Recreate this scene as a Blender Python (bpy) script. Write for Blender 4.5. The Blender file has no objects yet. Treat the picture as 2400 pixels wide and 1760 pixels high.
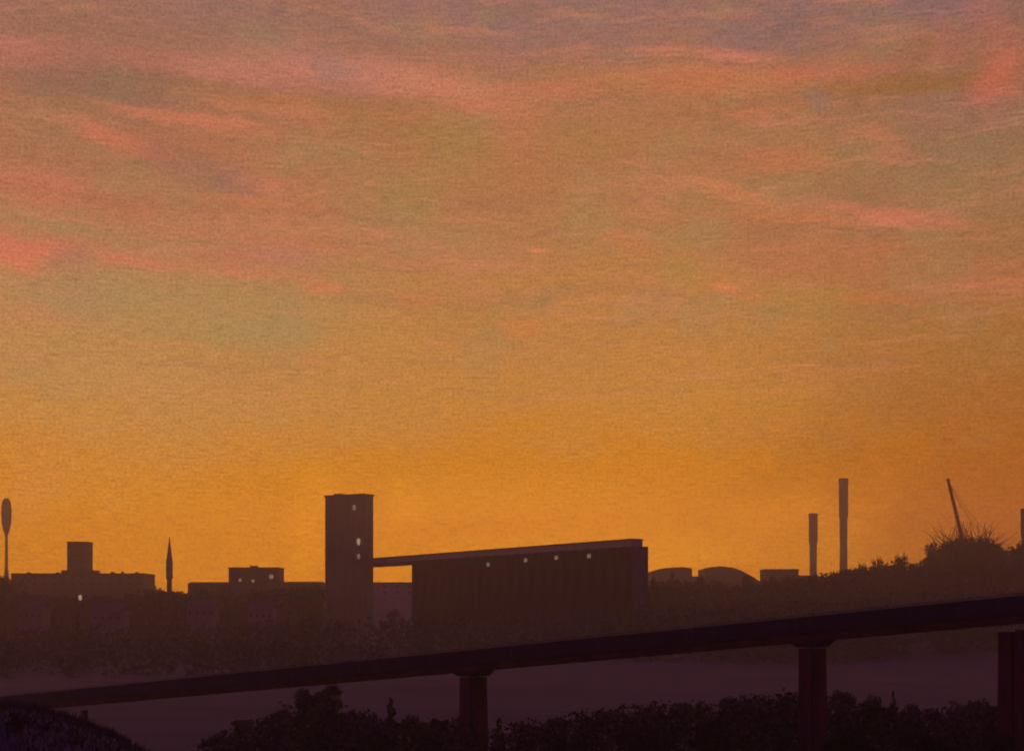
import bpy, math, random
from mathutils import Vector, Matrix, noise as mn
scene = bpy.context.scene
C = scene.collection
R = math.radians

# ------------------------------------------------------------------ camera
F = 3297.0        # focal length in pixels of the 2400 px wide photograph
CX, HY = 1200.0, 1430.0   # principal column, horizon row
H = 16.0          # eye height
cam_data = bpy.data.cameras.new('camera')
cam = bpy.data.objects.new('camera', cam_data); C.objects.link(cam)
cam.location = (0, 0, H); cam.rotation_euler = (R(90), 0, 0)
cam_data.sensor_width = 36; cam_data.lens = 36 * F / 2400
cam_data.shift_y = (HY - 880) / 2400
cam_data.clip_start = 0.1; cam_data.clip_end = 20000
scene.camera = cam

def at(px, py, Y):
    return Vector(((px - CX) / F * Y, Y, H - (py - HY) / F * Y))

def lin(r, g, b, k=1.0):
    def f(c):
        c /= 255.0
        return (c / 12.92 if c <= .04045 else ((c + .055) / 1.055) ** 2.4) * k
    return (f(r), f(g), f(b), 1)

# ------------------------------------------------------------------ sky
SUN_AZ, SUN_EL = 3.0, 1.5
GAIN = .95
world = bpy.data.worlds.new("World"); scene.world = world; world.use_nodes = True
wt = world.node_tree; wt.nodes.clear()
def N(t, **kw):
    n = wt.nodes.new(t)
    for k, v in kw.items(): setattr(n, k, v)
    return n
def L(a, b): wt.links.new(a, b)
def inp(sock, v):
    if hasattr(v, 'is_linked') or hasattr(v, 'links'): L(v, sock)
    else: sock.default_value = v
def M(op, a, b=0.0, c=None, clamp=False):
    n = N('ShaderNodeMath', operation=op, use_clamp=clamp)
    inp(n.inputs[0], a); inp(n.inputs[1], b)
    if c is not None: inp(n.inputs[2], c)
    return n.outputs[0]
def smooth(v, a, b, o0=0.0, o1=1.0):
    n = N('ShaderNodeMapRange', interpolation_type='SMOOTHSTEP')
    inp(n.inputs[0], v); n.inputs[1].default_value = a; n.inputs[2].default_value = b
    n.inputs[3].default_value = o0; n.inputs[4].default_value = o1
    return n.outputs[0]
def mixc(f, a, b, blend='MIX'):
    n = N('ShaderNodeMix', data_type='RGBA', blend_type=blend)
    inp(n.inputs[0], f); inp(n.inputs[6], a); inp(n.inputs[7], b)
    return n.outputs[2]
tc = N('ShaderNodeTexCoord')
sx = N('ShaderNodeSeparateXYZ'); L(tc.outputs['Generated'], sx.inputs[0])
az = M('ARCTAN2', sx.outputs[0], sx.outputs[1])
el = M('ARCSINE', sx.outputs[2])
A = M('MULTIPLY', az, F / 1000); E = M('MULTIPLY', el, F / 1000)
def ae(px, py):
    a = math.atan((px - CX) / F); e = math.atan((HY - py) / math.hypot(F, px - CX))
    return a * F / 1000, e * F / 1000
def comb(x, y, z=0.0):
    n = N('ShaderNodeCombineXYZ'); inp(n.inputs[0], x); inp(n.inputs[1], y); inp(n.inputs[2], z)
    return n.outputs[0]
P0 = comb(A, E)
def wnoise(vec, sxy, rot=0, detail=3, rough=.55, seed=0.0, dist=0.0):
    mp = N('ShaderNodeMapping'); L(vec, mp.inputs[0])
    mp.inputs['Rotation'].default_value = (0, 0, R(rot)); mp.inputs['Scale'].default_value = (sxy[0], sxy[1], 1)
    mp.inputs['Location'].default_value = (seed, seed * 1.7, seed)
    n = N('ShaderNodeTexNoise', noise_dimensions='2D'); L(mp.outputs[0], n.inputs['Vector'])
    n.inputs['Scale'].default_value = 1; n.inputs['Detail'].default_value = detail
    n.inputs['Roughness'].default_value = rough; n.inputs['Distortion'].default_value = dist
    return n
# wind-drawn irregularity shared by the gradient and the cloud wisps
big = wnoise(P0, (3.2, 5.5), 6, 3, .6, 3.1)
drag = wnoise(P0, (5, 55), 4, 2, .6, 7.7)
fine = wnoise(P0, (26, 190), 2, 1, .5, 1.3)
grain = wnoise(P0, (150, 165), 0, 1, .7, 9.1)
def sub5(s, k): return M('MULTIPLY', M('SUBTRACT', s, .5), k)
Ew = M('ADD', E, M('ADD', sub5(big.outputs['Fac'], .26), sub5(drag.outputs['Fac'], .05)))
rows = [1430, 1340, 1250, 1100, 950, 750, 600, 400, 250, 130, 20, -250]
cols = {
 'l': [(194,114,20),(202,122,16),(200,122,26),(198,128,50),(188,132,72),(180,132,78),(182,118,82),(168,110,78),(154,106,82),(162,110,90),(150,110,98),(112,86,88)],
 'c': [(200,122,4),(206,126,2),(202,122,2),(196,118,20),(188,124,54),(182,122,64),(176,118,72),(172,114,72),(170,112,78),(154,108,92),(146,108,98),(108,86,92)],
 'r': [(156,84,20),(160,88,22),(160,88,20),(166,94,26),(164,100,42),(164,110,58),(160,108,68),(150,108,78),(154,102,72),(146,102,92),(136,106,100),(104,84,94)],
}
def ramp(cs):
    n = N('ShaderNodeValToRGB'); cr = n.color_ramp; cr.interpolation = 'LINEAR'
    pts = [max(0, (HY - y) / 1000 / 1.7) for y in rows]
    while len(cr.elements) < len(pts): cr.elements.new(.5)
    for e, p, c in zip(cr.elements, pts, cs): e.position = p
    for e, p, c in zip(cr.elements, pts, cs): e.color = lin(*c)
    L(M('DIVIDE', Ew, 1.7), n.inputs[0]); return n.outputs[0]
Aw = M('ADD', A, sub5(big.outputs['Fac'], .5))
col = mixc(smooth(Aw, -1.05, 0.1), ramp(cols['l']), ramp(cols['c']))
col = mixc(smooth(Aw, 0.35, 1.1), col, ramp(cols['r']))
vp = N('ShaderNodeVectorMath', operation='ADD'); L(P0, vp.inputs[0]); L(comb(0.0, sub5(big.outputs['Fac'], .09)), vp.inputs[1]); PD = vp.outputs[0]
# broad soft patches of olive, mauve and salmon haze cloud
up = smooth(E, .25, .75)
patch = wnoise(P0, (4.2, 7.5), 8, 2, .55, 21.3)
patch2 = wnoise(P0, (2.6, 9.5), 5, 4, .62, 33.9, .4)
col = mixc(M('MULTIPLY', smooth(patch.outputs['Fac'], .54, .72), M('MULTIPLY', up, .34)), col, lin(158,126,84))
col = mixc(M('MULTIPLY', smooth(patch2.outputs['Fac'], .53, .74), M('MULTIPLY', up, .34)), col, lin(200,118,88))
streak = wnoise(PD, (2.4, 34), 7, 3, .62, 51.7, .3)
streak2 = wnoise(PD, (1.7, 26), 3, 3, .6, 77.1, .3)
col = mixc(M('MULTIPLY', smooth(streak.outputs['Fac'], .53, .72), M('MULTIPLY', up, .30)), col, lin(212,128,96))
col = mixc(M('MULTIPLY', smooth(streak2.outputs['Fac'], .52, .72), M('MULTIPLY', up, .30)), col, lin(146,104,72))
# the single cloud wisps: x, y, half length, half height, slope (deg, down to the right), colour, opacity
wav = comb(sub5(big.outputs['Fac'], .16), M('ADD', sub5(drag.outputs['Fac'], .034), sub5(fine.outputs['Fac'], .010)))
vadd = N('ShaderNodeVectorMath', operation='ADD'); L(P0, vadd.inputs[0]); L(wav, vadd.inputs[1])
PW = vadd.outputs[0]
PK, OR, OL, GY, RD, YL = (208,118,98), (204,114,70), (156,126,80), (132,106,96), (214,116,90), (212,134,2)
wisps = [
 (30,125,190,34,3,(214,120,100),.6),(420,150,260,26,3,PK,.45),(900,178,300,32,7,(214,130,110),.75),(620,170,200,36,3,(200,120,100),.6),
 (230,195,220,42,2,(122,96,80),.7),(800,165,55,26,4,(140,112,100),.75),(520,60,300,28,5,GY,.35),(700,48,260,18,6,(130,104,92),.5),
 (1100,220,190,36,6,(206,122,84),.6),(1120,250,60,14,4,RD,.55),(700,250,330,20,3,(176,112,52),.5),(430,278,200,13,5,(226,124,88),.65),
 (235,312,60,16,30,RD,.75),(300,335,120,16,14,(220,110,84),.6),(120,290,140,60,0,OL,.35),(420,350,220,34,2,(190,104,76),.4),
 (120,425,200,20,2,(208,112,88),.55),(220,465,260,22,3,(196,98,74),.55),(340,440,140,34,0,OL,.4),(450,395,110,40,15,(138,104,86),.65),(560,430,80,26,12,(136,104,94),.6),
 (625,430,66,20,6,RD,.5),(640,480,140,15,4,(204,112,76),.5),(900,300,180,60,0,(158,112,52),.4),(700,360,170,40,0,OL,.3),
 (130,530,300,15,7,(152,132,84),.65),(330,545,260,16,5,OL,.4),(40,598,85,32,14,(224,112,86),.95),(130,585,60,20,0,(220,110,86),.7),(185,600,40,18,0,(150,104,92),.6),
 (330,612,110,12,6,(216,112,88),.75),(590,560,220,14,3,(200,104,86),.5),(560,600,110,22,2,(192,98,80),.6),(660,598,100,20,0,(186,112,104),.65),(600,640,160,11,3,(216,110,84),.55),
 (745,676,36,9,4,(228,106,74),.7),(970,700,60,10,6,(214,106,72),.5),(780,640,160,30,5,OL,.3),(500,720,320,70,0,(154,134,84),.6),(200,680,160,50,0,(150,128,92),.45),(600,780,130,36,0,(150,134,86),.5),
 (1090,360,110,80,20,(152,128,62),.65),(975,465,80,70,20,(146,128,66),.55),(860,440,110,60,10,OL,.4),(1180,400,130,60,0,(180,104,62),.35),
 (1345,330,110,40,8,(158,120,56),.5),(1450,200,60,24,0,(140,118,56),.5),(1300,215,90,20,3,(214,116,84),.5),(1200,300,80,60,60,(204,114,80),.35),
 (1540,118,60,10,4,(220,124,98),.7),(1740,130,120,13,6,(226,126,98),.8),(1700,190,340,30,2,(204,112,66),.75),(1950,165,200,16,0,(206,108,86),.5),
 (1870,60,46,13,-38,(112,84,84),.7),(1960,52,60,6,6,(206,124,90),.5),(1900,85,200,36,4,(122,104,96),.5),(2200,30,200,36,0,(126,104,100),.4),
 (2150,198,220,19,2,(146,98,40),.85),(2330,110,42,100,-18,(198,106,90),.55),(2360,180,60,50,-10,(216,100,78),.55),(2210,110,40,50,0,(190,108,92),.4),
 (1740,255,200,14,-2,(162,104,60),.5),(1920,235,36,26,0,(140,112,98),.7),(1780,262,110,10,-3,(226,112,66),.5),(2250,260,170,40,3,(150,110,98),.45),
 (1760,310,180,40,2,(160,116,78),.5),(2060,318,80,15,13,(214,112,88),.7),(2110,362,80,20,8,(210,110,86),.65),(1930,330,200,14,-8,(192,106,76),.5),
 (2020,350,160,50,5,OL,.45),(1850,378,120,24,3,(208,114,66),.6),(2300,420,160,90,0,(148,118,78),.5),
 (1760,455,170,13,17,(222,122,78),.8),(1880,510,150,12,10,(216,118,74),.6),(1780,500,150,30,10,(186,104,56),.5),(2020,490,160,16,13,(216,118,90),.7),(2170,515,110,18,8,(210,114,88),.65),
 (1850,450,110,36,10,OL,.5),(2080,520,60,10,10,(240,130,96),.5),(1640,460,110,40,0,OL,.35),
 (1265,585,26,6,3,(250,126,88),.85),(1440,565,90,22,14,(208,112,68),.6),(1370,520,70,70,0,(152,130,76),.5),(1560,560,110,26,0,(152,126,72),.5),
 (1570,640,62,34,0,(160,132,66),.45),(1670,670,36,9,8,(230,124,70),.75),(1740,690,60,12,12,(206,112,74),.5),(1950,610,260,50,4,(186,102,66),.6),(2250,680,240,30,3,(186,106,66),.45),
 (2080,700,110,9,6,(208,112,58),.6),(1880,720,130,50,0,(160,128,62),.4),(1220,768,50,26,10,(214,112,56),.55),(1100,740,150,40,0,(166,118,62),.3),
 (1850,870,70,16,0,(196,112,68),.45),(2330,830,160,50,0,(156,116,60),.35),(280,880,200,44,0,(186,136,80),.4),(120,960,170,50,0,(188,138,66),.4),
 (2300,90,100,30,0,(132,100,92),.3),(2360,640,120,30,3,(196,104,70),.4),
 (705,1210,44,120,0,(220,138,0),.75),(935,1190,46,70,0,(222,140,0),.5),(1600,1290,150,46,0,YL,.75),(1180,1150,300,60,0,YL,.35),(1990,1290,90,60,0,(200,124,4),.5),
 (1100,1240,330,24,-3,(196,112,44),.5),(2170,1200,130,90,0,(172,98,30),.5),(560,1180,180,60,0,(202,122,30),.5),(60,1160,80,120,0,(200,128,70),.4),
 (1700,1230,260,50,0,(200,118,24),.35),
]
for wi, (px, py, a, b, sl, c, op) in enumerate(wisps):
    if wi and wi % 16 == 0:     # makes this batch wait for the last one, which keeps the shader small
        gt = N('ShaderNodeVectorMath', operation='MULTIPLY_ADD'); L(col, gt.inputs[0]); gt.inputs[1].default_value = (1e-7, 1e-7, 1e-7)
        L(vadd.outputs[0], gt.inputs[2]); PW = gt.outputs[0]
    u, v = ae(px, py)
    mp = N('ShaderNodeMapping', vector_type='TEXTURE'); L(PW, mp.inputs[0])
    mp.inputs['Location'].default_value = (u, v, 0)
    mp.inputs['Rotation'].default_value = (0, 0, R(-sl))
    mp.inputs['Scale'].default_value = (a / 1000 * 1.15, b / 1000 * 1.25, 1)
    ln = N('ShaderNodeVectorMath', operation='LENGTH'); L(mp.outputs[0], ln.inputs[0])
    col = mixc(smooth(ln.outputs['Value'], 1.25, .25, 0, op * .56), col, lin(*c))
# canvas-like weave and fine brush streaks added over the sky colour
k = M('ADD', 1.0, M('ADD', sub5(fine.outputs['Fac'], .34), sub5(grain.outputs['Fac'], .6)))
kk = N('ShaderNodeVectorMath', operation='SCALE'); L(col, kk.inputs[0]); L(k, kk.inputs['Scale'])
col = kk.outputs[0]
# the low sky shines through the haze (built at the end): give it the radiance it has behind that air
HAZE, HTOP, HFAR, JH = .00066, 130.0, 1600.0, (.158, .063, .026)
Lh = M('MINIMUM', M('DIVIDE', HTOP - H, M('MAXIMUM', sx.outputs[2], .02)), HFAR)
T = M('EXPONENT', M('MULTIPLY', Lh, -HAZE))
sc1 = N('ShaderNodeVectorMath', operation='SCALE'); L(col, sc1.inputs[0]); L(M('DIVIDE', GAIN, T), sc1.inputs['Scale'])
sc2 = N('ShaderNodeVectorMath', operation='SCALE'); sc2.inputs[0].default_value = JH; L(M('SUBTRACT', M('DIVIDE', 1.0, T), 1.0), sc2.inputs['Scale'])
sb = N('ShaderNodeVectorMath', operation='SUBTRACT'); L(sc1.outputs[0], sb.inputs[0]); L(sc2.outputs[0], sb.inputs[1])
mx = N('ShaderNodeVectorMath', operation='MAXIMUM'); L(sb.outputs[0], mx.inputs[0]); mx.inputs[1].default_value = (0, 0, 0)
col = mx.outputs[0]
# dusk: the glow dies away overhead, round to the east and below the horizon
absaz = M('ABSOLUTE', az)
glow = M('MULTIPLY', smooth(absaz, .55, 1.7, 1, 0), smooth(el, .50, 1.0, 1, 0))
col = mixc(glow, (.056, .010, .125, 1), col)
nish = N('ShaderNodeTexSky', sky_type='NISHITA'); nish.sun_disc = False
nish.sun_elevation = R(SUN_EL); nish.sun_rotation = R(SUN_AZ); nish.dust_density = 4
b1 = N('ShaderNodeBackground'); L(col, b1.inputs[0]); b1.inputs[1].default_value = 1.0
b2 = N('ShaderNodeBackground'); L(nish.outputs[0], b2.inputs[0]); b2.inputs[1].default_value = 0.002
ad = N('ShaderNodeAddShader'); L(b1.outputs[0], ad.inputs[0]); L(b2.outputs[0], ad.inputs[1])
wo = N('ShaderNodeOutputWorld'); L(ad.outputs[0], wo.inputs[0])
world.cycles.sampling_method = 'MANUAL'; world.cycles.sample_map_resolution = 512

# the sun, all but set behind the town
sd = bpy.data.lights.new('sun', 'SUN'); sun = bpy.data.objects.new('sun', sd); C.objects.link(sun)
sd.energy = 0.22; sd.angle = R(0.6); sd.color = (1, .5, .2)
sv = Vector((math.sin(R(SUN_AZ)) * math.cos(R(SUN_EL)), math.cos(R(SUN_AZ)) * math.cos(R(SUN_EL)), math.sin(R(SUN_EL))))
sun.rotation_euler = sv.to_track_quat('Z', 'Y').to_euler()
scene.view_settings.view_transform = 'Standard'; scene.view_settings.look = 'None'
scene.view_settings.exposure = 0.0; scene.view_settings.gamma = 1
scene.cycles.filter_width = 1.9; scene.cycles.max_bounces = 6; scene.cycles.volume_bounces = 1
scene.cycles.volume_step_rate = 4

# ------------------------------------------------------------------ materials
def mat(name, rgb, var=.25, scale=1.0, rough=.85, bump=0.0, stretch=(1, 1, 1), rgb2=None, emit=None):
    m = bpy.data.materials.new(name); m.use_nodes = True; nt = m.node_tree
    b = nt.nodes['Principled BSDF']; b.inputs['Roughness'].default_value = rough
    t = nt.nodes.new('ShaderNodeTexCoord'); mp = nt.nodes.new('ShaderNodeMapping'); mp.inputs['Scale'].default_value = stretch
    n = nt.nodes.new('ShaderNodeTexNoise'); n.inputs['Scale'].default_value = scale; n.inputs['Detail'].default_value = 6; n.inputs['Roughness'].default_value = .65
    nt.links.new(t.outputs['Object'], mp.inputs[0]); nt.links.new(mp.outputs[0], n.inputs['Vector'])
    r = nt.nodes.new('ShaderNodeValToRGB')
    r.color_ramp.elements[0].position = .3; r.color_ramp.elements[1].position = .7
    c2 = rgb2 or tuple(min(1, c * (1 + var)) for c in rgb)
    r.color_ramp.elements[0].color = tuple(c * (1 - var) for c in rgb) + (1,)
    r.color_ramp.elements[1].color = tuple(c2) + (1,)
    nt.links.new(n.outputs['Fac'], r.inputs[0]); nt.links.new(r.outputs[0], b.inputs['Base Color'])
    if bump:
        bp = nt.nodes.new('ShaderNodeBump'); bp.inputs['Strength'].default_value = bump; bp.inputs['Distance'].default_value = .1
        nt.links.new(n.outputs['Fac'], bp.inputs['Height']); nt.links.new(bp.outputs[0], b.inputs['Normal'])
    if emit:
        b.inputs['Emission Color'].default_value = emit[0]; b.inputs['Emission Strength'].default_value = emit[1]
    return m
M_conc = mat('weathered_concrete', (.13, .10, .11), .55, .5, .9, .3, (1, 1, .12))
M_tower = mat('stained_tower_concrete', (.15, .12, .12), .5, .45, .9, .3, (1, 1, .08))
M_galv = mat('galvanised_sheet', (.52, .62, .30), .15, .5, .55)
M_gal_floor = mat('red_oxide_steel', (.34, .08, .07), .25, .8, .6)
M_dark = mat('dark_opening', (.03, .026, .03), .3, 1, .4)
M_brick = mat('sooty_brick', (.20, .12, .10), .3, .5, .9, .2)
M_render = mat('grey_render', (.26, .21, .19), .3, .25, .9)
M_pale = mat('pale_render', (.48, .40, .32), .2, .3, .9)
M_roof = mat('dark_slate', (.10, .085, .09), .3, .6, .8)
M_pinkroof = mat('red_sheet_roof', (.42, .10, .13), .2, .6, .6)
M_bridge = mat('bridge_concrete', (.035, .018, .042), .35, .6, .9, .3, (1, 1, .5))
M_pier = mat('red_brown_pier', (.15, .03, .035), .5, .9, .95, .3, (1, 1, .2))  # dark red-brown base colour, mottled in upright streaks
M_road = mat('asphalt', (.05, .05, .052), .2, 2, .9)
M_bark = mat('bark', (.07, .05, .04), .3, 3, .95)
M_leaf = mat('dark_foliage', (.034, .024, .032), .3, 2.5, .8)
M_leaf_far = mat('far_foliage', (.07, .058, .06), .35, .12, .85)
M_grass = mat('rough_grass', (.075, .085, .04), .4, 2, .9)
M_ground = mat('scrub_ground', (.08, .045, .08), .4, .02, .95, .2, (1, 1, 1), (.14, .09, .12))
M_steel = mat('painted_steel', (.16, .13, .14), .3, 1, .6)
M_crane = mat('faded_red_steel', (.55, .09, .07), .2, .8, .6)
M_girder = mat('dark_red_girder', (.17, .03, .035), .5, .8, .9)  # dark red base colour, mottled at random
M_chim = mat('chimney_brick', (.24, .13, .12), .4, .3, .9, 0, (1, 1, .3))
M_lamp = mat('sodium_lamp', (.8, .7, .5), .1, 1, .4, emit=((1, .72, .32, 1), .42))
M_lamp_dim = mat('dim_lamp', (.6, .5, .4), .1, 1, .4, emit=((1, .72, .42, 1), .17))
M_lit = mat('lit_window', (.7, .6, .4), .1, 1, .3, emit=((1, .66, .36, 1), .24))

# ------------------------------------------------------------------ mesh helpers
class MB:
    def __init__(s): s.v = []; s.f = []
    def add(s, vs, fs):
        o = len(s.v); s.v += [tuple(v) for v in vs]; s.f += [tuple(i + o for i in f) for f in fs]; return s
    def prism(s, pts, z0, z1, z1f=None):      # footprint extruded upward
        n = len(pts)
        top = [(p[0], p[1], z1f(p) if z1f else z1) for p in pts]
        return s.add([(p[0], p[1], z0) for p in pts] + top,
              [tuple(range(n - 1, -1, -1)), tuple(range(n, 2 * n))] + [(i, (i + 1) % n, n + (i + 1) % n, n + i) for i in range(n)])
    def box(s, x0, x1, y0, y1, z0, z1): return s.prism([(x0, y0), (x1, y0), (x1, y1), (x0, y1)], z0, z1)
    def tube(s, p, q, r0, r1, n=8, cap=True):
        p, q = Vector(p), Vector(q); d = (q - p)
        a = d.normalized().orthogonal().normalized(); b = d.normalized().cross(a)
        vs = []
        for c, r in ((p, r0), (q, r1)):
            for i in range(n):
                t = 2 * math.pi * i / n; vs.append(c + a * (r * math.cos(t)) + b * (r * math.sin(t)))
        fs = [(i, (i + 1) % n, n + (i + 1) % n, n + i) for i in range(n)]
        if cap: fs += [tuple(range(n - 1, -1, -1)), tuple(range(n, 2 * n))]
        return s.add(vs, fs)
    def lathe(s, prof, n=16, cx=0, cy=0):     # prof: list of (r, z)
        vs = []; fs = []
        for r, z in prof:
            for i in range(n):
                t = 2 * math.pi * i / n; vs.append((cx + r * math.cos(t), cy + r * math.sin(t), z))
        for k in range(len(prof) - 1):
            for i in range(n): fs.append((k*n + i, k*n + (i+1) % n, (k+1)*n + (i+1) % n, (k+1)*n + i))
        fs.append(tuple(range(n - 1, -1, -1))); fs.append(tuple(range((len(prof)-1)*n, len(prof)*n)))
        return s.add(vs, fs)
    def build(s, name, m, parent=None, smooth=False, bevel=0):
        me = bpy.data.meshes.new(name); me.from_pydata(s.v, [], s.f); me.materials.append(m); me.update()
        if smooth:
            for p in me.polygons: p.use_smooth = len(p.vertices) <= 4
        o = bpy.data.objects.new(name, me); C.objects.link(o)
        if parent: o.parent = parent
        if bevel:
            b = o.modifiers.new('bevel', 'BEVEL'); b.width = bevel; b.segments = 2; b.limit_method = 'ANGLE'
        return o
def tag(o, label=None, cat=None, group=None, kind=None):
    for k, v in (('label', label), ('category', cat), ('group', group), ('kind', kind)):
        if v: o[k] = v
    return o
def thing(name, label, cat, loc=(0, 0, 0), rz=0, group=None):
    o = bpy.data.objects.new(name, None); C.objects.link(o); o.location = loc; o.rotation_euler = (0, 0, rz)
    return tag(o, label, cat, group)
def sstep(a, b, x):
    t = max(0, min(1, (x - a) / (b - a))); return t * t * (3 - 2 * t)

# ------------------------------------------------------------------ ground
def gz(x, y):
    z = 14.3 * (1 - sstep(4, 74, y)) + .8 * (1 - sstep(60, 160, y))
    if y > 0 and abs(x) > 0:
        bank = (11.9 - .055 * (min(x, -24) + 24) ** 2 * .2 - (.055 * (x + 24) ** 2 if x > -24 else 0)) - .012 * (y - 60) ** 2
        z = max(z, bank)
    d = math.hypot(x, y)
    z += 10 * sstep(620, 1050, d)
    ph = x / max(y, 1) * F + CX
    if y > 60: z += 15 * sstep(1900, 2330, ph) * sstep(330, 620, y)      # rise on the right
    z += mn.noise(Vector((x * .012, y * .012, 0))) * 1.0 * sstep(70, 250, d)
    return z
def axis(vals): return vals
ys = [-200, -60, -20, 0]; y = 4.0
while y < 1490: ys.append(y); y = y + max(1.6, y * .03)
ys.append(1500)
nx = 110
gv, gf = [], []
for y in ys:
    half = 90 + max(0, y) * .49
    for i in range(nx + 1):
        x = -half + 2 * half * i / nx
        gv.append((x, y, gz(x, y)))
for j in range(len(ys) - 1):
    for i in range(nx):
        a = j * (nx + 1) + i; gf.append((a, a + 1, a + nx + 2, a + nx + 1))
g = MB(); g.v = gv; g.f = gf
ground = g.build('ground', M_ground, smooth=True); tag(ground, kind='structure')

# ------------------------------------------------------------------ foliage
rnd = random.Random(7)
def leaf(mb, c, s, rg):
    a = Vector((rg.gauss(0, 1), rg.gauss(0, 1), rg.gauss(0, 1))).normalized()
    b = a.orthogonal().normalized(); cc = a.cross(b)
    t = rg.uniform(0, 6.28); u = b * math.cos(t) + cc * math.sin(t); w = a.cross(u)
    l = s * rg.uniform(.7, 1.5); h = s * rg.uniform(.35, .7)
    mb.add([c - u * l, c - w * h + u * l * .1, c + u * l, c + w * h - u * l * .1], [(0, 1, 2, 3)])
def tree_meshes(kind, seed, nleaf):
    """unit tree: height 1, returns trunk MB and crown MB"""
    rg = random.Random(seed); tr = MB(); cr = MB()
    base = .16 if kind != 'shrub' else .05
    bend = Vector((rg.uniform(-.04, .04), rg.uniform(-.04, .04), 0))
    top = Vector((bend.x, bend.y, .82))
    mid = Vector((bend.x * .3, bend.y * .3, .4))
    tr.tube((0, 0, -.06), mid, .03, .022, 7); tr.tube(mid, top, .022, .005, 6)
    cl = []
    n = {'round': 26, 'cone': 34, 'shrub': 20, 'ragged': 22}[kind]
    for i in range(n):
        if kind == 'cone':
            z = base + (1 - base) * (i + .5) / n; r = (.25 * (1 - z) ** .8 + .02) * rg.uniform(.5, 1.1); rad = .09 * (1.15 - z)
        else:
            z = rg.uniform(base + .08, .93)
            env = math.sin(math.pi * min(1, max(0, (z - base) / (1.04 - base))) ** .8) ** .6
            r = .36 * env * rg.uniform(.2, 1.0); rad = rg.uniform(.07, .13)
            if kind == 'ragged': rad *= .8; r *= rg.uniform(.7, 1.25)
        t = rg.uniform(0, 6.28)
        c = Vector((r * math.cos(t), r * math.sin(t), z)) + bend
        cl.append((c, rad))
        st = mid.lerp(top, max(0, min(1, (z - .45) / .5)))
        if z > .25: tr.tube(st, c, .008, .003, 4, False)
    per = nleaf // n
    for c, rad in cl:
        for _ in range(per):
            d = Vector((rg.gauss(0, 1), rg.gauss(0, 1), rg.gauss(0, .8))); d = d.normalized() * rad * rg.random() ** .4
            p = c + d
            if p.z < 1.02: leaf(cr, p, rg.uniform(.013, .027), rg)
    return tr, cr
protos = {}
def tree(name, kind, var, px, py, Y, wpx, label, group=None, cat='tree', far=False):
    p = at(px, py, Y); z0 = gz(p.x, p.y) - .1; h = p.z - z0
    key = (kind, var, far)
    sc = (wpx / F * Y / .82 if kind != 'cone' else wpx / F * Y / .52)
    root = thing(name, label, cat, (p.x, p.y, z0), rnd.uniform(0, 6.28), group)
    root.scale = (sc, sc, h)
    if key not in protos:
        tr, cr = tree_meshes(kind, 100 + var * 7 + len(kind), 2600 if far else 6500)
        t = tr.build('trunk', M_bark, root); c = cr.build('crown', M_leaf_far if far else M_leaf, root)
        protos[key] = (t, c)
    else:
        for s in protos[key]:
            o = s.copy(); C.objects.link(o); o.parent = root
    return root
def wood(profile, Y0, Y1, label, leafs=1.0, seed=1, ls=1.1, jag=5, m=None, name='woodland', dens=1.0):
    """a far wood that reads as one mass; profile = [(px, py of the tree tops)]"""
    rg = random.Random(seed); mb = MB()
    a, b = profile[0][0], profile[-1][0]
    def top(px):
        for (x0, y0), (x1, y1) in zip(profile, profile[1:]):
            if x0 <= px <= x1: return y0 + (y1 - y0) * (px - x0) / (x1 - x0)
        return profile[-1][1]
    wm = (b - a) / F * (Y0 + Y1) / 2
    ncl = int(wm * (Y1 - Y0) / 60 * dens)
    for i in range(ncl):
        px = rg.uniform(a, b); Y = rg.uniform(Y0, Y1)
        tp = top(px) + (abs(rg.gauss(0, jag)) if rg.random() < .8 else -rg.random() * jag * .4)
        p = at(px, tp, Y); g0 = gz(p.x, p.y)
        hh = p.z - g0
        if hh < 1.5: p.z = g0 + 1.5 + rg.random() * 2; hh = p.z - g0
        rr = rg.uniform(2.4, 4.6) * ls
        if rr * 1.2 > hh: rr = hh / 1.2
        layers = max(1, min(10, math.ceil((hh - rr * .6) / (rr * 1.25))))
        for k in range(layers):
            c = Vector((p.x + rg.uniform(-1, 1) * rr * .4, p.y, p.z - rr * .8 - k * rr * 1.25))
            for _ in range(int(26 * leafs)):
                d = Vector((rg.gauss(0, 1), rg.gauss(0, 1), rg.gauss(0, .85))).normalized() * rr * rg.random() ** .35
                leaf(mb, c + d, rg.uniform(.5, 1.0) * ls, rg)
    return tag(mb.build(name, m or M_leaf_far), label, kind='stuff')

# ------------------------------------------------------------------ grain elevator
SL = Vector(((958 - CX) / F * 640, 640)); SR = Vector(((1478 - CX) / F * 491, 491))
dirv = (SR - SL).normalized(); nrm = Vector((-dirv.y, dirv.x))     # nrm points away from the camera
if nrm.y < 0: nrm = -nrm
length = (SR - SL).length
ang = math.atan2(dirv.y, dirv.x)
elev = thing('grain_elevator', 'long concrete grain elevator with a tall square head tower at its left end', 'grain elevator', (SL.x, SL.y, 0), ang)
GL = .0
SH = 38.4; D = 8.2; ns = int(round(length / D)); D = length / ns
first = None
for i in range(ns):
    cx = D * (i + .5)
    if first is None:
        s = MB().lathe([(D * .5, -1), (D * .5, SH - .5), (D * .5 + .12, SH - .5), (D * .5 + .12, SH)], 28)
        first = s.build('silo', M_conc, elev, smooth=False); first.location = (cx, D * .5, 0)
        for p in first.data.polygons: p.use_smooth = len(p.vertices) == 4 and abs(p.normal.z) < .5
    else:
        o = first.copy(); C.objects.link(o); o.parent = elev; o.location = (cx, D * .5, 0)
MB().box(.6, length - .6, D * .28, D * .80, 0, SH - .7).build('infill_wall', M_conc, elev)
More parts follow.
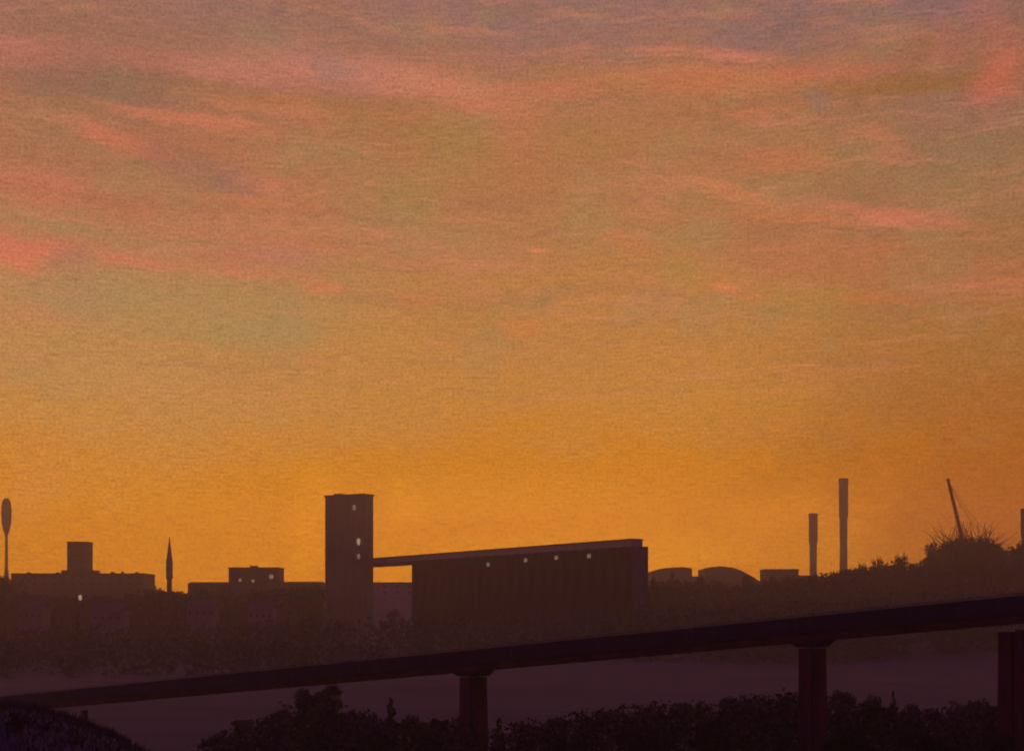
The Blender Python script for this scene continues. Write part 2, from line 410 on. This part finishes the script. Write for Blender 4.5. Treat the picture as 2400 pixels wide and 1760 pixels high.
# the gallery along the silo tops, carried over the gap to the head tower
GAP = 46.0
gal = MB().prism([(-GAP, 1.2), (length - 1.5, 1.2), (length - 1.5, 6.2), (-GAP, 6.2)], SH + .02, SH + 2.5).build('gallery', M_galv, elev)
MB().prism([(-GAP, .8), (length - 1.2, .8), (length - 1.2, 6.6), (-GAP, 6.6)], SH + 2.5, SH + 2.72).build('roof', M_roof, gal)
fl = MB().box(-GAP, -.05, .9, 6.5, SH - 1.5, SH - .02)
for i in range(9): fl.tube((-GAP + i * 4.2, .95, SH - 1.5), (-GAP + (i + 1) * 4.2, .95, SH - .1), .14, .14, 4)
fl.build('gallery_floor', M_gal_floor, elev)
MB().box(length - 1.2, length + 1.6, 1.6, 6.4, 0, SH - .1).build('end_stair_shaft', M_conc, elev)
# roof parapet detail above the near end
for px, py in ((1150, 1322), (1238, 1312), (1310, 1306), (1387, 1302)):
    # lamp brackets along the upper wall: find distance along the wall for this column
    k = (px - CX) / F; t = (k * SL.y - SL.x) / (dirv.x - k * dirv.y); Yt = SL.y + dirv.y * t
    z = H - (py - HY) / F * Yt
    l = MB().tube((t, .3, z + .5), (t, -1.0, z + .9), .12, .12, 6); l.box(t - .5, t + .5, -1.4, -.6, z + .55, z + 1.0)
    lo = l.build('floodlight', M_steel, elev)
    MB().box(t - .75, t + .75, -1.5, -.9, z - .85, z + .53).build('lamp_glass', M_lamp_dim, lo)
# head tower, turned a little
NR = Vector(((851 - CX) / F * 668, 668)); NL = Vector(((762 - CX) / F * 680, 680))
tw = (NR - NL).length; ta = math.atan2(NR.y - NL.y, NR.x - NL.x)
TH = at(762, 1161, 680).z
e_inv = Matrix.Translation((SL.x, SL.y, 0)) @ Matrix.Rotation(ang, 4, 'Z')
Ml = e_inv.inverted() @ (Matrix.Translation((NL.x, NL.y, 0)) @ Matrix.Rotation(ta, 4, 'Z'))
def tpart(mb, name, m, parent=None):
    if parent is None:
        o = mb.build(name, m, elev); o.matrix_local = Ml
    else: o = mb.build(name, m, parent)
    return o
tower = tpart(MB().box(0, tw, 0, 8, -1, TH - .8), 'head_tower', M_tower)
tpart(MB().box(-.35, tw + .35, -.35, 8.35, TH - .8, TH), 'parapet', M_tower, tower)
for i in range(1, 5): tpart(MB().box(tw * i / 5 - .35, tw * i / 5 + .35, -.28, -.003, 0, TH - 1.2), 'pilaster', M_tower, tower)
tpart(MB().box(3, 7, 3, 6, TH - .1, TH + .9), 'roof_hatch', M_galv, tower)
for px, py, hh, mm in ((833, 1190, 2.6, M_lamp_dim), (843, 1270, 3.2, M_lamp), (843, 1304, 2.6, M_lamp_dim)):
    f = (px - 762) / 89.0 * tw; z = H - (py - HY) / F * 670
    b = MB().box(f - 1.0, f + 1.0, -.9, -.3, z + hh * .5 + .02, z + hh * .5 + .35); b.tube((f, 0, z + hh * .5 + .3), (f, -.8, z + hh * .5 + .3), .1, .1, 6)
    lo = tpart(b, 'floodlight', M_steel, tower)
    tpart(MB().lathe([(.25, z - hh * .5), (.75, z - hh * .2), (.8, z + hh * .25), (.5, z + hh * .5)], 10, f, -.85), 'lamp_glass', mm, lo)

# low works building behind the gap
wproto = {}
def block(name, label, cat, x0, x1, ytop, Y, depth, m, roofm=M_roof, rz=0.0, group=None, wins=None, lit=(), gable=0, winm=M_dark):
    a, b = at(x0, ytop, Y), at(x1, ytop, Y); w_ = b.x - a.x; g0 = min(gz(a.x, Y), gz(b.x, Y)) - .5; h = a.z - g0
    t = thing(name, label, cat, ((a.x + b.x) / 2, Y, g0), rz, group)
    MB().box(-w_ / 2, w_ / 2, 0, depth, 0, h - (.5 if not gable else 0)).build('wall', m, t)
    if gable:
        rf = MB().add([(-w_/2-.3, -.3, h), (w_/2+.3, -.3, h), (w_/2+.3, depth+.3, h), (-w_/2-.3, depth+.3, h), (-w_/2-.3, depth/2, h+gable), (w_/2+.3, depth/2, h+gable)],
                      [(0, 1, 5, 4), (2, 3, 4, 5), (0, 4, 3), (1, 2, 5), (3, 2, 1, 0)])
        rf.build('roof', roofm, t)
    else:
        MB().box(-w_ / 2 - .25, w_ / 2 + .25, -.25, depth + .25, h - .5, h).build('roof', roofm, t)
    if wins:
        nr, nc, ww, wh = wins
        for r_ in range(nr):
            z = h - 3.2 - r_ * 3.4
            if z < 1: break
            for c_ in range(nc):
                xx = -w_ / 2 + w_ * (c_ + .5) / nc
                if 'w' not in wproto:
                    wproto['w'] = MB().box(-.5, .5, -.06, .03, 0, 1).build('window', winm, t); o = wproto['w']
                else:
                    o = wproto['w'].copy(); C.objects.link(o); o.parent = t
                o.location = (xx, 0, z); o.scale = (ww, 1, wh)
    return t, h, w_
block('works_building', 'brown low works building seen beneath the elevator gallery', 'building', 858, 975, 1364, 800, 20, M_pale, wins=(2, 4, 1.6, 1.5))

# ------------------------------------------------------------------ town on the left
t, h, w_ = block('factory_block', 'long flat-roofed block with a square stair tower rising from its roof', 'building', 26, 336, 1343, 800, 26, M_brick, wins=(3, 14, 1.8, 1.5))
x0 = at(152, 0, 800).x - t.location.x; x1 = at(199, 0, 800).x - t.location.x; zt = at(0, 1268, 800).z - t.location.z
st = MB().box(x0, x1, 4, 15, h + .01, zt - .5).build('stair_tower', M_brick, t)
for q in (.28, .5, .72): MB().box(x0 - .12, x1 + .12, 3.88, 15.1, h + (zt - h) * q, h + (zt - h) * q + .3).build('string_course', M_pinkroof, st)
MB().box(x0 - .4, x1 + .4, 3.6, 15.4, zt - .5, zt).build('roof', M_roof, st)
MB().box(x0 - 3, x1 + 3.5, 3, 17, h + .02, h + 1.9).build('plant_room', M_brick, t)
MB().box(w_ * -.5 + 12, w_ * .5, -.2, -.03, h - 3.0, h - 2.75).build('string_course', M_pinkroof, t)
for q in (-.42, -.2, .22, .3, .41):
    MB().box(w_ * q, w_ * q + rnd.uniform(1.2, 2.6), 8, 11, h, h + rnd.uniform(.7, 1.5)).build('roof_vent', M_galv, t)

block('terrace_house', 'low plain block at the foot of the thin spire', 'building', 330, 352, 1372, 840, 14, M_brick)
block('shed', 'low long shed with a faint pale eave left of the red roofed hall', 'shed', 440, 545, 1368, 760, 18, M_brick, gable=1.2)
t, h, w_ = block('hall', 'small square hall with a red roof edge and three lit windows', 'hall', 536, 654, 1329, 740, 16, M_brick, roofm=M_pinkroof)
for px, py, s_ in ((563, 1359, 1.3), (593, 1361, 1.3), (636, 1351, 1.9)):
    xx = at(px, 0, 740).x - t.location.x; z = at(0, py, 740).z - t.location.z
    fr = MB().box(xx - s_ * .75, xx + s_ * .75, -.12, .02, z - s_ * .75, z + s_ * .75).build('window', M_dark, t)
    MB().box(xx - s_ * .55, xx + s_ * .55, -.18, -.121, z - s_ * .55, z + s_ * .55).build('pane', M_lit, fr)
MB().box(-3, 1, 5, 8, h, h + 1.0).build('roof_vent', M_galv, t)
block('shed', 'low long shed between the red roofed hall and the head tower', 'shed', 660, 752, 1366, 790, 18, M_brick, gable=1.0)

# floodlight mast cut by the left edge
p = at(15, 1168, 1200); g0 = gz(p.x, p.y); t = thing('floodlight_mast', 'tall mast with an elongated lamp head cut by the left edge', 'floodlight mast', (p.x, p.y, g0))
hm = p.z - g0
MB().lathe([(2.6, -1), (2.6, hm * .3), (2.0, hm * .36), (1.3, hm * .42), (1.1, hm * .68), (1.4, hm * .70)], 14).build('pole', M_steel, t)
MB().lathe([(1.5, hm*.70), (2.8, hm*.74), (4.0, hm*.80), (4.3, hm*.90), (3.5, hm*.97), (1.9, hm)], 14).build('lamp_head', M_chim, t)
for i in range(6): MB().box(-2.0, 2.0, -4.6, -4.4, hm * .79 + i * hm * .032, hm * .79 + i * hm * .032 + .5).build('lamp_row', M_steel, t)
# slim spire
p = at(397, 1257, 780); g0 = gz(p.x, p.y); hm = p.z - g0
t = thing('spire', 'thin pointed church spire standing alone between the long block and the sheds', 'spire', (p.x, p.y, g0))
MB().lathe([(1.5, -1), (1.4, hm * .55), (1.9, hm * .56), (1.9, hm * .72)], 8).build('shaft', M_tower, t)
MB().lathe([(1.95, hm * .72), (1.5, hm * .78), (.25, hm * .97), (.08, hm)], 8).build('steeple', M_roof, t)
MB().lathe([(1.9, hm*.36), (2.2, hm*.38), (2.2, hm*.40), (1.9, hm*.42)], 8).build('balcony', M_tower, t)

# lamp on the dark slope on the left
p = at(188, 1396, 520); g0 = gz(p.x, p.y); hm = p.z - g0
t = thing('street_lamp', 'single lit street lamp on the dark slope below the long block', 'street lamp', (p.x, p.y, g0))
MB().tube((0, 0, -.5), (0, 0, hm - .3), .22, .12, 8).tube((0, 0, hm - .3), (1.5, -.6, hm + .7), .1, .08, 6).build('pole', M_steel, t)
MB().lathe([(.25, hm - 1.7), (.62, hm - 1.1), (.66, hm - .2), (.2, hm + .4)], 10).build('lamp', M_lamp, t)

# ------------------------------------------------------------------ town on the right
def arch_hall(label, pts, Y, depth, m):
    a = at(pts[0][0], 0, Y); g0 = gz(a.x, Y) - .5
    t = thing('arched_hall', label, 'hall', (a.x, Y, g0))
    prof = [((at(px, py, Y).x - a.x), at(px, py, Y).z - g0) for px, py in pts]
    n = len(prof); vs = []; fs = []
    ring = [(prof[0][0], 0)] + prof + [(prof[-1][0], 0)]
    k = len(ring)
    for yy in (0, depth): vs += [(x, yy, z) for x, z in ring]
    MB().add(vs, [tuple(range(k)), tuple(range(2*k - 1, k - 1, -1))] + [(i, k + i, k + (i+1) % k, (i+1) % k) for i in range(k)]).build('wall', m, t)
    rv = []
    for yy in (-.3, depth + .3): rv += [(x, yy, z + .03) for x, z in prof] + [(x, yy, z + .45) for x, z in prof]
    rf = []
    for i in range(n - 1):
        rf += [(i, i+1, n+i+1, n+i), (2*n+i+1, 2*n+i, 3*n+i, 3*n+i+1), (n+i, n+i+1, 3*n+i+1, 3*n+i), (i+1, i, 2*n+i, 2*n+i+1)]
    rf += [(0, n, 3*n, 2*n), (n-1, 3*n-1, 4*n-1, 2*n-1)]
    MB().add(rv, rf).build('roof', M_roof, t)
    xm = prof[-1][0]
    for i in range(5): MB().box(xm * (i + .6) / 6, xm * (i + .6) / 6 + 1.6, -.07, .02, 10.0, 12.5).build('window', M_dark, t)
    return t
arch_hall('round shouldered hall just right of the grain elevator', [(1528, 1340), (1540, 1336), (1553, 1333), (1575, 1331), (1600, 1330), (1622, 1333)], 930, 30, M_brick)
block('apartment_block', 'pale hazy block filling the dip between the two round halls', 'building', 1618, 1652, 1350, 980, 16, M_render)
arch_hall('broad domed hall sloping down to the right, left of the chimneys', [(1652, 1334), (1665, 1330), (1690, 1328), (1716, 1331), (1735, 1337), (1752, 1346), (1768, 1355), (1784, 1366)], 950, 34, M_brick)
block('warehouse', 'flat roofed warehouse left of the shorter chimney', 'warehouse', 1796, 1872, 1333, 930, 24, M_brick, wins=(2, 6, 1.5, 1.4))
block('outbuilding', 'low annexe at the foot of the shorter chimney', 'building', 1868, 1900, 1348, 920, 12, M_brick)
def chimney(px, py, Y, wpx, label):
    p = at(px, py, Y); g0 = gz(p.x, p.y); hm = p.z - g0; r = wpx / F * Y / 2
    t = thing('chimney', label, 'chimney', (p.x, p.y, g0), 0, 'factory chimneys on the right')
    MB().lathe([(r * .9, -1), (r * .80, hm * .35), (r * .74, hm * .55), (r * .75, hm * .56)], 18).build('lower_shaft', M_chim, t)
    MB().lathe([(r * .78, hm * .56), (r * .78, hm * .70), (r * .94, hm * .73), (r * .94, hm * .97)], 18).build('upper_shaft', M_tower, t)
    MB().lathe([(r * .98, hm * .97), (r * 1.0, hm * .975), (r * 1.0, hm * .992), (r * .9, hm)], 18).build('cap', M_chim, t)
chimney(1906, 1203, 1130, 22, 'shorter of the two factory chimneys, reddish and faint')
chimney(1977, 1121, 1130, 23, 'taller of the two factory chimneys')
chimney(2403, 1192, 760, 22, 'stub of chimney cut by the right edge')
# leaning derrick with its stay wires
b = at(2262, 1290, 640); tp = at(2221, 1121, 640)
t = thing('derrick_crane', 'leaning crane boom with thin stay wires above the right hand trees', 'crane', (b.x, b.y, gz(b.x, b.y)))
o = Vector(t.location); d0 = b - o; d1 = tp - o
bm_ = MB(); ax = (d1 - d0).normalized(); s1 = Vector((.75, 0, 0)); s2 = Vector((0, .8, 0))
offs = [s1 + s2, s1 - s2, -s1 - s2, -s1 + s2]
for q in offs: bm_.tube(d0 + q, d1 + q * .55, .16, .12, 5)
for i in range(16):
    u0, u1 = i / 16, (i + 1) / 16; k0, k1 = 1 - .45 * u0, 1 - .45 * u1
    for j in range(4):
        bm_.tube(d0.lerp(d1, u0) + offs[j] * k0, d0.lerp(d1, u1) + offs[(j + 1) % 4] * k1, .08, .08, 4)
bm_.tube(d0, d1, .32, .22, 8).build('boom', M_crane, t)
MB().tube((d0.x, d0.y, -.5), d0, 1.1, .9, 10).box(d0.x - 2, d0.x + 2.6, d0.y - 1.6, d0.y + 1.6, d0.z - 3, d0.z - .4).build('mast', M_steel, t)
for (qx, qy) in ((2345, 1275), (2330, 1270), (2375, 1285)):
    e = at(qx, qy, 640) - o; wv = MB(); pr = d0.lerp(d1, .96)
    a0 = pr.copy()
    for i in range(1, 11):
        u = i / 10; c = pr.lerp(e, u); c.z -= 5 * math.sin(math.pi * u); wv.tube(a0, c, .07, .07, 4, False); a0 = c
    wv.build('stay_wire', M_steel, t)

# ------------------------------------------------------------------ woods and trees of the middle distance
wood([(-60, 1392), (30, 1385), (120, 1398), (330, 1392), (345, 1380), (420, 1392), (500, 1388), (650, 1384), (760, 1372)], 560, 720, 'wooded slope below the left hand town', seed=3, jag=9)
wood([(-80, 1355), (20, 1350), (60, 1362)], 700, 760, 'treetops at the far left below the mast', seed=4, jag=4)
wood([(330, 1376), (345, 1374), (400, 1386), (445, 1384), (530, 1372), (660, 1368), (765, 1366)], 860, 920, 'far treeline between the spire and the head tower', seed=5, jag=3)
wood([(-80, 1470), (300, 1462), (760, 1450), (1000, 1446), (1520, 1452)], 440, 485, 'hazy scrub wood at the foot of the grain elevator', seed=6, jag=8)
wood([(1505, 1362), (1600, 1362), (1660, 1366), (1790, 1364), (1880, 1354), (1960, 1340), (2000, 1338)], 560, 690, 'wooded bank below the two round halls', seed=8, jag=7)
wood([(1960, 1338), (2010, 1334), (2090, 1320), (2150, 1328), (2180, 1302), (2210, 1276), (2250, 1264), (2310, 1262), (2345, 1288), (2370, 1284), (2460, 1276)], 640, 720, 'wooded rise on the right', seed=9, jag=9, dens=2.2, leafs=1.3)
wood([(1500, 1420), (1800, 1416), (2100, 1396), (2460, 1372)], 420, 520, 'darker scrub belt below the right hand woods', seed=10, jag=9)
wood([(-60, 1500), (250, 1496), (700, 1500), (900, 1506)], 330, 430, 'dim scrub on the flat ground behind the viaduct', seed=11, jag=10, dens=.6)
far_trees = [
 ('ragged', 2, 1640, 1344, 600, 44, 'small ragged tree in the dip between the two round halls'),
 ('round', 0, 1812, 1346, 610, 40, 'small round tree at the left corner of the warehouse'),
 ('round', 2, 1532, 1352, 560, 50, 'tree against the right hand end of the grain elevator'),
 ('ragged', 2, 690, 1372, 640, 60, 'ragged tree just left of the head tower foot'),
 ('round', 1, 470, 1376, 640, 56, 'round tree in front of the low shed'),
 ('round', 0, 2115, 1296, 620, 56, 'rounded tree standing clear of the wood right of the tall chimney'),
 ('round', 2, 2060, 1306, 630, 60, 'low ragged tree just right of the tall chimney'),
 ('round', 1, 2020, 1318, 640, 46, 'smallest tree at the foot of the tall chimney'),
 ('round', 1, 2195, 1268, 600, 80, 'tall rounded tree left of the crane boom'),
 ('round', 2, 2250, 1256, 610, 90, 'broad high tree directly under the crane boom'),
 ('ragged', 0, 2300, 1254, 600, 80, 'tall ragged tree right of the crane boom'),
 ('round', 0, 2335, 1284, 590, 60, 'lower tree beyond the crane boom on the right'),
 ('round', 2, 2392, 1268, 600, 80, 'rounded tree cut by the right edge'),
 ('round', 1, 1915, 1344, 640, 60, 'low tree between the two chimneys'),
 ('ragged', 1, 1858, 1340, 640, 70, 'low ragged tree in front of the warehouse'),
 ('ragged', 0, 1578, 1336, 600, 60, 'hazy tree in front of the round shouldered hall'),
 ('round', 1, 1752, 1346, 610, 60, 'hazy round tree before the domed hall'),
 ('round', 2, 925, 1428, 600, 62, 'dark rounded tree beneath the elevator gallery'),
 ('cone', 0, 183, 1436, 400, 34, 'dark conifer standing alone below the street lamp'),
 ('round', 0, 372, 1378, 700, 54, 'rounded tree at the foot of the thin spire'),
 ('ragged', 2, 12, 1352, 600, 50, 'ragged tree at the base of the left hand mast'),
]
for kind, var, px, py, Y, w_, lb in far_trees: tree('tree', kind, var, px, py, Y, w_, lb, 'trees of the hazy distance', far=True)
# the spiky crown under the boom
p = at(2272, 1222, 560); g0 = gz(p.x, p.y)
t = thing('bare_tree', 'spiky bare topped tree beneath the crane boom', 'tree', (p.x, p.y, g0)); hm = p.z - g0
MB().tube((0, 0, -1), (0, 0, hm * .6), .6, .4, 8).build('trunk', M_bark, t)
bs = MB(); rg = random.Random(5)
for i in range(120):
    a = rg.uniform(-1.25, 1.25); b_ = rg.uniform(-.8, .8); ll = rg.uniform(.22, .42) * hm
    s_ = Vector((rg.uniform(-10, 8), rg.uniform(-2, 2), hm * rg.uniform(.55, .74)))
    e_ = s_ + Vector((math.sin(a), math.sin(b_) * .5, math.cos(a))).normalized() * ll
    if e_.z > hm: e_ = s_.lerp(e_, (hm - s_.z) / (e_.z - s_.z))
    bs.tube(s_, e_, .2, .06, 4, False)
    bs.tube((0, 0, hm * .45), s_, .2, .12, 4, False)
bs.build('branches', M_bark, t)
# rows of blocky roofs dimly seen in the haze
spec = [(70, 1424, 620, 60), (250, 1430, 600, 74), (470, 1420, 640, 66), (610, 1426, 620, 58)]
for i, (px, py, Y, w_) in enumerate(spec):
    block('house', ['dim house furthest left on the dark slope', 'dim house below the right end of the long block', 'dim house below the shed', 'dim house below the red roofed hall'][i],
          'house', px - w_ / 2, px + w_ / 2, py, Y - 100, 9, M_render, gable=2.4, group='dim houses on the slope', wins=(1, 4, 1.0, 1.2))

# ------------------------------------------------------------------ the viaduct
P_L = at(0, 1632, 150); P_R = at(2400, 1394, 86)
dv = (P_R - P_L); d2 = Vector((dv.x, dv.y)); Lp = d2.length; u2 = d2 / Lp; n2 = Vector((-u2.y, u2.x))
if n2.y < 0: n2 = -n2
va = math.atan2(u2.y, u2.x); slope = dv.z / Lp
via = thing('viaduct', 'dark elevated road viaduct climbing across the foreground on square piers', 'viaduct', (P_L.x, P_L.y, 0), va)
def vz(s): return P_L.z + slope * s
def ribbon(name, y0, y1, zt, zb, m, parent, s0=-70, s1=Lp + 45, step=5.0):
    mb = MB(); n = int((s1 - s0) / step)
    sec = []
    for i in range(n + 1):
        s = s0 + (s1 - s0) * i / n; z = vz(s)
        sec += [(s, y0, z + zb), (s, y1, z + zb), (s, y1, z + zt), (s, y0, z + zt)]
    fs = [(3, 2, 1, 0), (4*n, 4*n+1, 4*n+2, 4*n+3)]
    for i in range(n):
        for j in range(4): fs.append((4*i+j, 4*i+(j+1) % 4, 4*i+4+(j+1) % 4, 4*i+4+j))
    mb.add(sec, fs); return mb.build(name, m, parent)
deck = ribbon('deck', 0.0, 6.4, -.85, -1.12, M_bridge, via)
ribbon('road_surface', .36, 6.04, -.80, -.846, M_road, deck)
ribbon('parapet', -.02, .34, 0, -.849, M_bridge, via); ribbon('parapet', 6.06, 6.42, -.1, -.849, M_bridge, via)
ribbon('girder', .35, 1.0, -1.124, -1.62, M_girder, via); ribbon('girder', 5.4, 6.05, -1.124, -1.62, M_girder, via)
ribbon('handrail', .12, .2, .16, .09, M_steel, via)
def s_at(px):
    k = (px - CX) / F; return (k * P_L.y - P_L.x) / (u2.x - k * u2.y)
for j, (px, wpx, dp) in enumerate(((178, 10, .6), (1082, 46, 1.6), (1882, 46, 1.6), (2345, 30, 1.3), (2400, 60, 2.0))):
    s = s_at(px); wp = P_L.y + u2.y * s; w_ = wpx / F * wp / abs(math.cos(va)) * .8
    zt = vz(s) - 1.64; x, yv = P_L.x + u2.x * s, P_L.y + u2.y * s
    gb = gz(x, yv) - 1.0
    pr = MB().add([(s - w_*.62, .7, gb), (s + w_*.72, .7, gb), (s + w_*.72, .7 + dp, gb), (s - w_*.62, .7 + dp, gb),
                   (s - w_*.5, .7, zt - .5), (s + w_*.5, .7, zt - .5), (s + w_*.5, .7 + dp, zt - .5), (s - w_*.5, .7 + dp, zt - .5)],
                  [(3, 2, 1, 0), (4, 5, 6, 7), (0, 1, 5, 4), (1, 2, 6, 5), (2, 3, 7, 6), (3, 0, 4, 7)])
    po = pr.build('pier', M_pier, via, bevel=.06)
    if wpx > 40 and wpx < 55:
        k = w_ * .5 + .55
        MB().add([(s - w_*.52, .45, zt - .42), (s + w_*.52, .45, zt - .42), (s + w_*.52, 2.6, zt - .42), (s - w_*.52, 2.6, zt - .42),
              (s - k, .45, zt - slope*k - .04), (s + k, .45, zt + slope*k - .04), (s + k, 2.6, zt + slope*k - .04), (s - k, 2.6, zt - slope*k - .04)],
             [(3, 2, 1, 0), (4, 5, 6, 7), (0, 1, 5, 4), (1, 2, 6, 5), (2, 3, 7, 6), (3, 0, 4, 7)]).build('pier_cap', M_bridge, po)
        MB().tube((s + w_*.3, .58, gb + 1), (s + w_*.3, .58, zt - .3), .07, .07, 8).build('drain_pipe', M_bridge, po)
for s in [v * 8.0 - 60 for v in range(26)]:
    z = vz(s); MB().box(s - .05, s + .05, -.035, -.021, z - .84, z - .02).build('panel_joint', M_dark, via)

# ------------------------------------------------------------------ foreground trees
near = [
 ('round', 6, 748, 1598, 142, 165, 'tall black tree reaching up to the viaduct, left of the first thick pier'),
 ('round', 3, 775, 1650, 140, 80, 'black rounded tree leaning against the tall black one'),
 ('round', 4, 655, 1662, 150, 90, 'purple dark tree at the left shoulder of the tall black one'),
 ('ragged', 3, 580, 1686, 155, 110, 'low ragged tree at the left end of the dark thicket'),
 ('ragged', 4, 500, 1722, 150, 90, 'last small bush before the open ground on the left'),
 ('round', 3, 852, 1662, 150, 56, 'small rounded tree between the tall black tree and the slender one'),
 ('cone', 2, 916, 1636, 148, 46, 'slender pointed tree midway between the tall black tree and the pier'),
 ('round', 4, 962, 1676, 140, 70, 'rounded bush right of the slender pointed tree'),
 ('ragged', 3, 1020, 1684, 130, 76, 'ragged bush just left of the first thick pier'),
 ('cone', 1, 1172, 1684, 125, 44, 'small pointed tree just right of the first thick pier'),
 ('ragged', 4, 1230, 1696, 130, 80, 'low dark bush second to the right of the first thick pier'),
 ('round', 4, 1310, 1680, 140, 96, 'round bush on the low stretch between the two piers'),
 ('ragged', 3, 1410, 1664, 150, 110, 'ragged purple tree midway between the two piers'),
 ('round', 3, 1510, 1646, 150, 120, 'broad rounded tree right of midway between the two piers'),
 ('ragged', 4, 1620, 1644, 155, 120, 'broad ragged tree two places left of the second pier'),
 ('round', 4, 1720, 1636, 140, 110, 'rounded tree next but one to the second pier'),
 ('round', 3, 1815, 1618, 140, 110, 'rounded tree touching the second pier on its left'),
 ('ragged', 3, 1965, 1618, 135, 110, 'ragged tree touching the second pier on its right'),
 ('round', 4, 2045, 1630, 130, 80, 'rounded bush between the second pier and the spiked shrub'),
 ('cone', 2, 2092, 1620, 128, 30, 'spiked thin shrub standing up from the right hand thicket'),
 ('ragged', 4, 2130, 1650, 130, 90, 'low bush right of the spiked shrub'),
 ('round', 3, 2210, 1650, 130, 110, 'flat low bush in the dip of the right hand thicket'),
 ('round', 4, 2300, 1640, 125, 110, 'rounded bush close to the last pier on the right'),
 ('round', 3, 700, 1712, 110, 120, 'near black bush below the tall black tree'),
 ('ragged', 3, 860, 1720, 105, 150, 'near black bush below the slender pointed tree'),
 ('round', 4, 1000, 1728, 100, 120, 'near black bush at the foot of the first thick pier, left side'),
 ('round', 3, 1190, 1722, 100, 130, 'near black bush at the foot of the first thick pier, right side'),
 ('ragged', 4, 1350, 1718, 100, 150, 'near bush below the stretch between the piers, left one'),
 ('round', 4, 1500, 1706, 100, 160, 'near bush below the stretch between the piers, middle one'),
 ('ragged', 3, 1670, 1700, 100, 170, 'near bush below the stretch between the piers, right one'),
 ('round', 3, 1850, 1700, 95, 160, 'near bush hiding the foot of the second pier'),
 ('ragged', 4, 2010, 1696, 95, 150, 'near bush right of the second pier'),
 ('round', 4, 2170, 1706, 92, 150, 'near bush below the dip of the right hand thicket'),
 ('ragged', 3, 2330, 1700, 88, 150, 'near bush at the foot of the last pier'),
]
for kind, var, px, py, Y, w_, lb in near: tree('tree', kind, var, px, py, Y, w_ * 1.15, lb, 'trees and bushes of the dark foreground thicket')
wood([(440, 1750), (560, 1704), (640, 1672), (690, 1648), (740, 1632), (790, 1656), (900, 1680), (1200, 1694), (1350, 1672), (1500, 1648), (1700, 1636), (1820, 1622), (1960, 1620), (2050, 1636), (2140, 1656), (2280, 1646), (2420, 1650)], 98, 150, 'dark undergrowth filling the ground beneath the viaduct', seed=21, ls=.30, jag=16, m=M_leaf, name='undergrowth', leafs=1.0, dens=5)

# rough grass on the near bank
gm = MB(); rg = random.Random(11)
for i in range(16000):
    x = rg.uniform(-33, -10); y = rg.uniform(40, 76); z = gz(x, y)
    if z < 5: continue
    hgt = rg.uniform(.12, .5); lx, ly = rg.gauss(0, .16), rg.gauss(0, .16); wd = .035
    gm.add([(x - wd, y, z - .03), (x + wd, y, z - .03), (x + lx, y + ly, z + hgt)], [(0, 1, 2)])
tag(gm.build('grass', M_grass), 'rough grass on the near bank', kind='stuff')
shr = [(40, 1668, 58, 60, 'low shrub on the crest of the bank at the left edge'), (110, 1690, 60, 50, 'low shrub on the sloping right side of the near bank'), (175, 1726, 60, 44, 'lowest shrub near the foot of the near bank')]
for px, py, Y, w_, lb in shr: tree('shrub', 'shrub', 5, px, py, Y, w_, lb, 'shrubs on the near bank', cat='shrub')

# ------------------------------------------------------------------ haze
hz = bpy.data.materials.new('evening_haze'); hz.use_nodes = True; nt = hz.node_tree; nt.nodes.clear()
pv = nt.nodes.new('ShaderNodeVolumePrincipled'); ou = nt.nodes.new('ShaderNodeOutputMaterial')
pv.inputs['Color'].default_value = (.86, .79, .57, 1); pv.inputs['Density'].default_value = HAZE; pv.inputs['Anisotropy'].default_value = .62
nt.links.new(pv.outputs[0], ou.inputs['Volume'])
hb = MB().box(-1000, 1000, -260, HFAR, -4, HTOP).build('haze', hz); tag(hb, 'warm brown evening haze lying over the town', kind='stuff')
